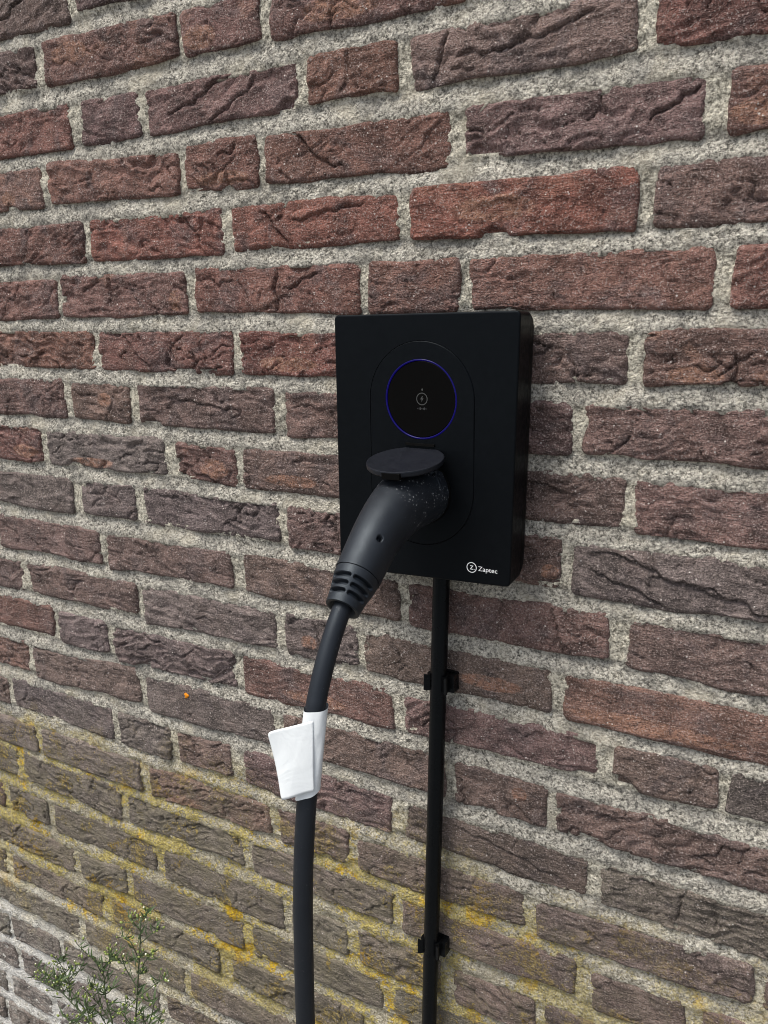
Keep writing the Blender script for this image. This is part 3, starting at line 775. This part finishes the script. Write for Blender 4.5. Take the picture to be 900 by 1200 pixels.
# strain relief with slots
CX = [(-0.1600, 1.2068, .0183, .0197), (-0.1606, 1.2063, .0176, .0190), (-0.1613, 1.2057, .0184, .0199), (-0.1675, 1.2005, .0178, .0192), (-0.1745, 1.1945, .0167, .0178), (-0.1800, 1.1898, .0156, .0162), (-0.1832, 1.1872, .0148, .0152), (-0.1838, 1.1867, .0141, .0145)]
cp = cat([(U0, y, z, a, b) for y, z, a, b in CX[2:]], 150)
cp = np.vstack([np.array([(U0, *CX[0]), (U0, *CX[1])]), cp])
cp[:, 1:3] = np.array(CX[0][:2]) + (np.linspace(0, 1, len(cp))[:, None]) * (np.array(CX[-1][:2]) - np.array(CX[0][:2])) * 1.0
CA = np.linspace(0, 1, len(cp))
def slots(s, th):
    d = 0 * s * th
    for c in (0.30, 0.51, 0.72):
        for a0, a1 in ((32, 88), (-44, 12)):
            ctr, half = math.radians((a0 + a1) / 2), math.radians((a1 - a0) / 2)
            dth = (th - ctr + np.pi) % (2 * np.pi) - np.pi
            along = np.maximum(0, np.abs(dth) - half) * 0.017
            q = np.hypot((s - c) * 0.031, along)
            d = d - 0.0048 * (1 - sstep(0.00165, 0.0021, q))
    return d
v, f = swept(cp, 260, slots, sq=2.05)
pobj('strain_relief', v, f, M_RUB)
# end of the sleeve: rim, then a hollow round the cable
e0 = cp[-1]; tdir = (cp[-1, :3] - cp[-5, :3]); tdir /= np.linalg.norm(tdir)
rows = []
for off, ra in ((0.0, 1.0), (0.0004, 0.92), (0.0, 0.80), (-0.006, 0.74), (-0.006, 0.45)):
    rows.append([*(e0[:3] + tdir * off), e0[3] * ra, e0[4] * ra])
rows = np.array(rows)
def rings(rows, t, nth=80):
    B = np.array([1.0, 0, 0]); Nn = np.cross(t, B)
    th = np.linspace(0, 2 * np.pi, nth, endpoint=False)
    V = np.array([r[:3] + Nn * r[4] * math.cos(a) + B * r[3] * math.sin(a) for r in rows for a in th])
    idx = np.arange(len(rows) * nth).reshape(len(rows), nth); j = np.roll(np.arange(nth), -1)
    return V, np.stack([idx[:-1], idx[1:], idx[1:][:, j], idx[:-1][:, j]], -1).reshape(-1, 4)
pobj('sleeve_end', *rings(rows, tdir), M_RUB)
def cable_mat():
    k = N('cable_jacket')
    tc = k.n('ShaderNodeTexCoord').outputs['Object']
    g = k.noise(tc, 45, 5, 0.65); st = k.noise(tc, 700, 3, 0.6)
    k.l(k.mix(g, (0.0065, 0.0075, 0.0102), (0.012, 0.0140, 0.0180)), k.b.inputs['Base Color'])
    scuff = k.math('MULTIPLY', k.ramp(k.noise(tc, 150, 3, 0.7), 0.66, 0.72), 0.35)
    k.l(k.mix(scuff, k.mix(g, (0.0065, 0.0075, 0.0102), (0.012, 0.0140, 0.0180)), (0.09, 0.09, 0.10)), k.b.inputs['Base Color'])
    k.b.inputs['Roughness'].default_value = 0.5
    k.b.inputs['Specular IOR Level'].default_value = 0.28
    k.b.inputs['Specular Tint'].default_value = (0.74, 0.87, 1.0, 1)
    k.l(k.bump(st, 0.00015), k.b.inputs['Normal'])
    return k.m
CR = 0.0078
CP = [(-0.1760, 1.1940), (-0.1850, 1.1860), (-0.1975, 1.1710), (-0.2115, 1.1493), (-0.2218, 1.1288), (-0.2275, 1.1120), (-0.2404, 1.0543), (-0.2480, 1.0065), (-0.2519, 0.9630),
      (-0.2537, 0.9168), (-0.2554, 0.8523), (-0.2560, 0.70), (-0.2550, 0.50), (-0.2530, 0.30), (-0.2560, 0.14)]
cb = [(U0, y, z, CR, CR) for y, z in CP] + [(U0 + 0.004, -0.272, 0.055, CR, CR), (U0 + 0.025, -0.315, 0.014, CR, CR), (U0 + 0.08, -0.375, CR, CR, CR), (U0 + 0.2, -0.45, CR, CR, CR), (U0 + 0.42, -0.53, CR, CR, CR), (U0 + 0.7, -0.58, CR, CR, CR)]
path = cat(cb, 330)
def swept_free(path, nth):
    P = path[:, :3]; T = np.gradient(P, axis=0); T /= np.linalg.norm(T, axis=1)[:, None]
    B = np.array([1.0, 0, 0]); th = np.linspace(0, 2 * np.pi, nth, endpoint=False); V = []
    for p, t, r in zip(P, T, path[:, 3]):
        B = B - (B @ t) * t; B /= np.linalg.norm(B); Nn = np.cross(t, B)
        V.append(p + r * (np.cos(th)[:, None] * Nn + np.sin(th)[:, None] * B))
    V = np.concatenate(V); n = len(P)
    idx = np.arange(n * nth).reshape(n, nth); j = np.roll(np.arange(nth), -1)
    return V, np.stack([idx[:-1], idx[1:], idx[1:][:, j], idx[:-1][:, j]], -1).reshape(-1, 4)
pobj('cable', *swept_free(path, 32), cable_mat())

# white tag: a strip wrapped round the cable, its two ends stuck together as a flag
def paper_mat():
    k = N('white_label_paper')
    tc = k.n('ShaderNodeTexCoord').outputs['Object']
    g = k.noise(tc, 30, 4, 0.6); h = k.noise(tc, 22, 3, 0.5, 2.0)
    k.l(k.mix(g, (0.56, 0.60, 0.62), (0.63, 0.665, 0.68)), k.b.inputs['Base Color'])
    k.b.inputs['Roughness'].default_value = 0.6
    k.l(k.bump(h, 0.0016, 0.5), k.b.inputs['Normal'])
    return k.m
M_PAPER = paper_mat()
label = empty('tag_label', (0, 0, 0)); label.parent = plug
cz_ = np.array(CP)[:, 1][::-1]; cy_ = np.array(CP)[:, 0][::-1]
dense = path[path[:, 2] > 0.5]
def cable_y(z):
    o = np.argsort(dense[:, 2]); return np.interp(z, dense[o, 2], dense[o, 1])
nth, nz = 64, 40
th = np.linspace(0, 2 * np.pi, nth, endpoint=False)
V = []
for i in range(nz + 1):
    q = i / nz
    for a in th:
        # top edge nearly level, bottom edge rising to the right
        zt = 1.1205 + 0.0010 * math.sin(a); zb = 1.0555 + 0.0040 * math.sin(a)
        z = zt + (zb - zt) * q
        # pressed flat: a soft-cornered oval, wide across the view of someone standing to the right
        ca_, sa_ = math.cos(a), math.sin(a)
        e1 = math.copysign(abs(sa_) ** 0.72, sa_) * (CR + 0.0016); e2 = math.copysign(abs(ca_) ** 0.72, ca_) * (CR + 0.0006)
        e2 += 0.00025 * math.sin(4 * a + 7 * q)
        V.append((U0 + 0.0006 + e1 * 0.86 + e2 * 0.50, cable_y(z) + e1 * 0.50 - e2 * 0.86, z))
idx = np.arange((nz + 1) * nth).reshape(nz + 1, nth); j = np.roll(np.arange(nth), -1)
F = np.stack([idx[:-1], idx[1:], idx[1:][:, j], idx[:-1][:, j]], -1).reshape(-1, 4)
pobj('label_wrap', np.array(V), F, M_PAPER, label)
def flag_pts(off):
    n = 26
    TL, BL, TR, BR = [np.array(q) for q in ((-0.3663, -0.2520, 1.1045), (-0.3490, -0.2600, 1.0564), (-0.3347, -0.2357, 1.1148), (-0.3289, -0.2457, 1.0624))]
    g = []
    for i in range(n + 1):
        for jj in range(n + 1):
            s, t = jj / n, i / n
            p = (TL * (1 - s) + TR * s) * (1 - t) + (BL * (1 - s) + BR * s) * t
            # corners of the flag cut round
            dx, dz = max(0, 0.08 - s) / 0.08, max(0, max(0.06 - t, t - 0.94)) / 0.06
            if dx > 0 and dz > 0:
                h = math.hypot(dx, dz); kk = max(dx, dz) / h
                s2 = 0.08 - dx * kk * 0.08; t2 = 0.06 - dz * kk * 0.06 if t < 0.5 else 0.94 + dz * kk * 0.06
                p = (TL * (1 - s2) + TR * s2) * (1 - t2) + (BL * (1 - s2) + BR * s2) * t2
            w = 0.0009 * (1 - s) * math.sin(3.1 * s + 4 * t) + 0.0003 * math.sin(9 * s - 5 * t) + 0.0012 * (1 - s) ** 2 * math.sin(2.6 * t + 0.4)
            w -= 0.00015 * math.exp(-((s * 1.2 + t * 0.8 - 1.1) / 0.05) ** 2) + 0.00015 * math.exp(-((s - 0.7 * t - 0.25) / 0.03) ** 2)
            g.append(p + np.array([0, w + off, 0]))
    return np.array(g), n
g0, n = flag_pts(0.0); g1, _ = flag_pts(0.00025)
i0 = np.arange((n + 1) ** 2).reshape(n + 1, n + 1); i1 = i0 + (n + 1) ** 2
F = [np.stack([i0[:-1, :-1], i0[1:, :-1], i0[1:, 1:], i0[:-1, 1:]], -1).reshape(-1, 4), np.stack([i1[:-1, :-1], i1[:-1, 1:], i1[1:, 1:], i1[1:, :-1]], -1).reshape(-1, 4)]
rg = np.concatenate([i0[0, :-1], i0[:-1, -1], i0[-1, :0:-1], i0[:0:-1, 0]])
F.append(np.stack([rg, np.roll(rg, -1), np.roll(rg, -1) + (n + 1) ** 2, rg + (n + 1) ** 2], -1))
pobj('label_flag', np.concatenate([g0, g1]), np.concatenate(F), M_PAPER, label)

# ------------------------------------------------------------------ conduit under the charger
pu = lambda z: -0.3351 - 0.0263 * (1.1605 - z)
duct = empty('cable_conduit', (pu(0), -0.0125, 0))
tag(duct, 'thin black pipe running down the wall below the charger, held by two clips', 'conduit')
DO = np.array((pu(0), -0.0125, 0))
zs = np.linspace(0.0, 1.178, 60)
path = np.array([(pu(z), -0.0125, z, 0.0083, 0.0083) for z in zs])
v, f = swept_free(path, 40)
mesh_obj('pipe', v - DO, f, M_PIPE, duct)
def clip(z):
    prof = []   # C-shaped section in (u, y), pipe centre at 0,0, wall behind at +y
    R0, R1 = 0.0085, 0.0112
    A = math.radians(128)
    outer = [(R1 * math.sin(a), R1 * math.cos(a)) for a in np.linspace(-A, A, 26)]
    inner = [(R0 * math.sin(a), R0 * math.cos(a)) for a in np.linspace(A, -A, 26)]
    lipr = [(0.0128, -0.0064), (0.0122, -0.0088), (0.0100, -0.0080)]
    lipl = [(-x, y) for x, y in lipr[::-1]]
    sec = outer + lipr + inner + lipl
    n = len(sec)
    H = 0.0085
    bmv, bmf = [], []
    for zz in (-H, H):
        for (a, b) in sec: bmv.append((pu(z) + a, -0.0125 + b, z + zz))
    for i in range(n): bmf.append((i, (i + 1) % n, n + (i + 1) % n, n + i))
    for i in range(25):
        for o_ in (0, n):
            q = (o_ + i, o_ + i + 1, o_ + 29 + 24 - i, o_ + 29 + 25 - i)
            bmf.append(q if o_ else q[::-1])
    for o_ in (0, n):
        bmf.append((o_ + 25, o_ + 26, o_ + 27, o_ + 28, o_ + 29) if o_ else (29, 28, 27, 26, 25))
        k = n - 3
        bmf.append(tuple(o_ + q for q in (k - 1, k, k + 1, k + 2, 0)) if o_ else (0, k + 2, k + 1, k, k - 1))
    p1 = boxmesh(pu(z) - 0.0125, pu(z) + 0.0165, -0.0042, 0.003, z - 0.0095, z + 0.0095)
    p2 = boxmesh(pu(z) + 0.0098, pu(z) + 0.0168, -0.0125, -0.0041, z - 0.0088, z + 0.0088)
    c = mesh_obj('pipe_clip', [tuple(np.array(q) - DO) for q in join([(bmv, bmf), p1, p2])[0]], join([(bmv, bmf), p1, p2])[1], M_PIPE, duct, False)
    return c
clip(1.0535); clip(0.7385)

# ------------------------------------------------------------------ weed growing at the foot of the wall
WO = Vector((-0.655, -0.195, 0.0))
weed = empty('weed', WO)
tag(weed, 'wispy green weed with tiny pale flower buds in front of the wall, bottom left', 'plant')
STEMS = [
    [(-0.6662,-0.1921,0.5161),(-0.6798,-0.1932,0.595),(-0.7023,-0.1908,0.6247),(-0.7263,-0.1928,0.6412),(-0.7509,-0.1935,0.6567),(-0.7582,-0.1908,0.6596)],
    [(-0.735,-0.1867,0.6319),(-0.731,-0.1876,0.6609),(-0.7467,-0.1879,0.6896)],
    [(-0.716,-0.1972,0.6463),(-0.7197,-0.1947,0.6601),(-0.717,-0.1968,0.6805)],
    [(-0.7487,-0.1876,0.6408),(-0.7755,-0.1882,0.6388),(-0.7943,-0.1873,0.6431)],
    [(-0.6456,-0.1966,0.5323),(-0.6226,-0.1974,0.6282),(-0.6099,-0.1975,0.6799),(-0.5995,-0.1976,0.7361),(-0.587,-0.2025,0.7802),(-0.5829,-0.2015,0.8142)],
    [(-0.6012,-0.199,0.7203),(-0.6176,-0.1981,0.7382),(-0.6232,-0.1972,0.7522)],
    [(-0.5944,-0.202,0.7419),(-0.5704,-0.2083,0.7795),(-0.5578,-0.2042,0.7919)],
    [(-0.5986,-0.2036,0.7124),(-0.564,-0.205,0.7486),(-0.5392,-0.2076,0.7711)],
    [(-0.5987,-0.1952,0.7538),(-0.6054,-0.1983,0.7756),(-0.6271,-0.1915,0.7699)],
    [(-0.5928,-0.1971,0.7778),(-0.5707,-0.1996,0.8014),(-0.5567,-0.2016,0.8157)],
    [(-0.5887,-0.1967,0.8063),(-0.5773,-0.1994,0.8189),(-0.5768,-0.1969,0.8244)],
    [(-0.5906,-0.1972,0.7955),(-0.5954,-0.1999,0.8039),(-0.6004,-0.2007,0.8065)],
    [(-0.6768,-0.1792,0.4969),(-0.6681,-0.1806,0.5773),(-0.6677,-0.1827,0.6273),(-0.6761,-0.1816,0.6575),(-0.6802,-0.1775,0.6814),(-0.6724,-0.1837,0.7093)],
    [(-0.6726,-0.1836,0.6667),(-0.6926,-0.179,0.6595),(-0.6987,-0.1818,0.6636)],
    [(-0.6781,-0.1797,0.6783),(-0.6642,-0.1802,0.7079),(-0.6574,-0.1813,0.7307)],
    [(-0.6885,-0.171,0.6724),(-0.6886,-0.1774,0.6915),(-0.6935,-0.1757,0.7007)],
    [(-0.6746,-0.1774,0.6192),(-0.6966,-0.1739,0.6295),(-0.7168,-0.1768,0.6465)],
    [(-0.6385,-0.2112,0.5511),(-0.6644,-0.208,0.6073),(-0.6956,-0.2114,0.6321),(-0.7148,-0.2095,0.6421)],
    [(-0.6327,-0.2068,0.55),(-0.5872,-0.2132,0.6609),(-0.5696,-0.2135,0.7068),(-0.5604,-0.2122,0.7374)],
    [(-0.5898,-0.2079,0.6635),(-0.5683,-0.2091,0.6928),(-0.5524,-0.2121,0.7244)],
    [(-0.609,-0.2164,0.619),(-0.601,-0.2176,0.6744),(-0.6049,-0.2153,0.7032)],
    [(-0.6389,-0.2037,0.5908),(-0.6566,-0.1984,0.6235),(-0.6787,-0.1968,0.6344),(-0.6888,-0.1964,0.6455)],
]
def leaf_mat(name, a, b):
    k = N(name)
    tc = k.n('ShaderNodeTexCoord').outputs['Object']
    k.l(k.mix(k.noise(tc, 40, 3), a, b), k.b.inputs['Base Color'])
    k.b.inputs['Roughness'].default_value = 0.6
    return k.m
M_STEM, M_LEAF, M_BUD = leaf_mat('green_stem', (0.035, 0.05, 0.02), (0.07, 0.09, 0.04)), leaf_mat('green_leaf', (0.022, 0.045, 0.012), (0.06, 0.10, 0.028)), leaf_mat('pale_bud', (0.12, 0.17, 0.03), (0.30, 0.36, 0.10))
M_TUFT = leaf_mat('cream_tuft', (0.55, 0.55, 0.42), (0.7, 0.7, 0.58))
lv, lf, bv, bf, tv, tf = [], [], [], [], [], []
rw = random.Random(3)
def add_leaf(p, d, L, wd):
    p, d = Vector(p), Vector(d).normalized()
    side = d.cross(Vector((rw.uniform(-.5, .5), -1, rw.uniform(-.3, .3)))).normalized()
    up = side.cross(d)
    n = len(lv)
    for s, ww, dr in ((0, 0.15, 0), (0.35, 1, 0.08), (0.7, 0.7, -0.02), (1, 0.05, -0.2)):
        c = p + d * L * s + up * L * dr
        lv.extend([tuple(c - side * wd * ww - WO), tuple(c + up * wd * 0.3 * ww * -1 - WO), tuple(c + side * wd * ww - WO)])
    for i in range(3):
        for q in (0, 1): lf.append((n + 3 * i + q, n + 3 * i + q + 1, n + 3 * i + q + 4, n + 3 * i + q + 3))
def add_bud(p, r, d):
    p = Vector(p); d = Vector(d).normalized(); s = d.orthogonal().normalized(); t = d.cross(s)
    def rings_(V, F, prof):
        n = len(V); m = 6
        for h, rr_ in prof:
            for i in range(m):
                a = 2 * math.pi * i / m
                V.append(tuple(p + d * h * r + (s * math.cos(a) + t * math.sin(a)) * rr_ * r - WO))
        for j_ in range(len(prof) - 1):
            for i in range(m): F.append((n + j_ * m + i, n + j_ * m + (i + 1) % m, n + (j_ + 1) * m + (i + 1) % m, n + (j_ + 1) * m + i))
        F.append(tuple(n + (len(prof) - 1) * m + i for i in range(m)))
    rings_(bv, bf, [(-1.3, 0.15), (-0.9, 0.8), (0.0, 1.0), (0.9, 0.75), (1.3, 0.6)])
    if rw.random() < 0.3: rings_(tv, tf, [(1.2, 0.5), (1.7, 0.75), (2.1, 0.4)])
def thin(path_pts, r0, r1, n):
    P = cat([(*q, 0) for q in path_pts], n); P[:, 3] = np.linspace(r0, r1, n)
    return P
roots = [0, 4, 12, 17, 18]
for k in list(range(len(STEMS))):                    # fine side sprigs fill the plant out
    pts = STEMS[k]
    for q in range(5 if k in roots else 2):
        i = rw.randint(0, len(pts) - 2); t = rw.random()
        p = Vector(pts[i]).lerp(Vector(pts[i + 1]), t)
        if p.z > 0.745: continue
        d = Vector((rw.uniform(-1, 1), rw.uniform(-0.5, 0.5), rw.uniform(0.3, 1.2))).normalized() * rw.uniform(0.015, 0.045)
        STEMS.append([tuple(p), tuple(p + d * 0.5 + Vector((0, 0, -0.002))), tuple(p + d)])
for k, pts in enumerate(STEMS):
    pts = [tuple(q) for q in pts]
    main = k in roots
    if main:
        b = pts[0]; foot = (WO.x + rw.uniform(-0.03, 0.03), WO.y + rw.uniform(-0.015, 0.015), 0.0)
        pts = [foot, tuple(0.55 * a + 0.45 * c for a, c in zip(foot, b))] + pts
    P = thin(pts, 0.0014 if main else 0.0007, 0.0005 if main else 0.0004, 40 if main else 14)
    v, f = swept_free(P, 6)
    mesh_obj('stem', v - np.array(WO), f, M_STEM, weed)
    n = len(P)
    for i in range(2, n - 1):
        z = P[i, 2]
        if z < 0.40 and i % 2: continue
        if rw.random() < (0.95 if main else 0.65):
            d = Vector((rw.uniform(-1, 1), rw.uniform(-0.7, 0.7), rw.uniform(0.1, 1.0)))
            add_leaf(P[i, :3], d, rw.uniform(0.010, 0.026) * (1 if main else 0.6), rw.uniform(0.0007, 0.0015))
    # buds round the end and along the upper part
    tip = P[-1, :3]
    for q in range(rw.randint(4, 8) if k < 22 else rw.randint(2, 5)):
        i = rw.randint(n // 2, n - 1)
        base = P[i, :3]
        d = Vector((rw.uniform(-1, 1), rw.uniform(-1, 0.6), rw.uniform(-0.1, 1.2))).normalized()
        L = rw.uniform(0.004, 0.012)
        e = Vector(base) + d * L
        vv, ff = swept_free(thin([tuple(base), tuple((Vector(base) + e) / 2 + Vector((0, 0, -0.0008))), tuple(e)], 0.00035, 0.0003, 4), 4)
        m0 = len(lv); lv.extend([tuple(a - np.array(WO)) for a in vv]); lf.extend([tuple(int(b_) + m0 for b_ in a) for a in ff])
        add_bud(e, rw.uniform(0.0009, 0.0015), d + Vector((0, 0, 0.6)))
fo = mesh_obj('leaves', lv, lf, M_LEAF, weed); fo['kind'] = 'stuff'
bo = mesh_obj('flower_buds', bv, bf, M_BUD, weed); bo['kind'] = 'stuff'
to = mesh_obj('bud_tufts', tv, tf, M_TUFT, weed); to['kind'] = 'stuff'
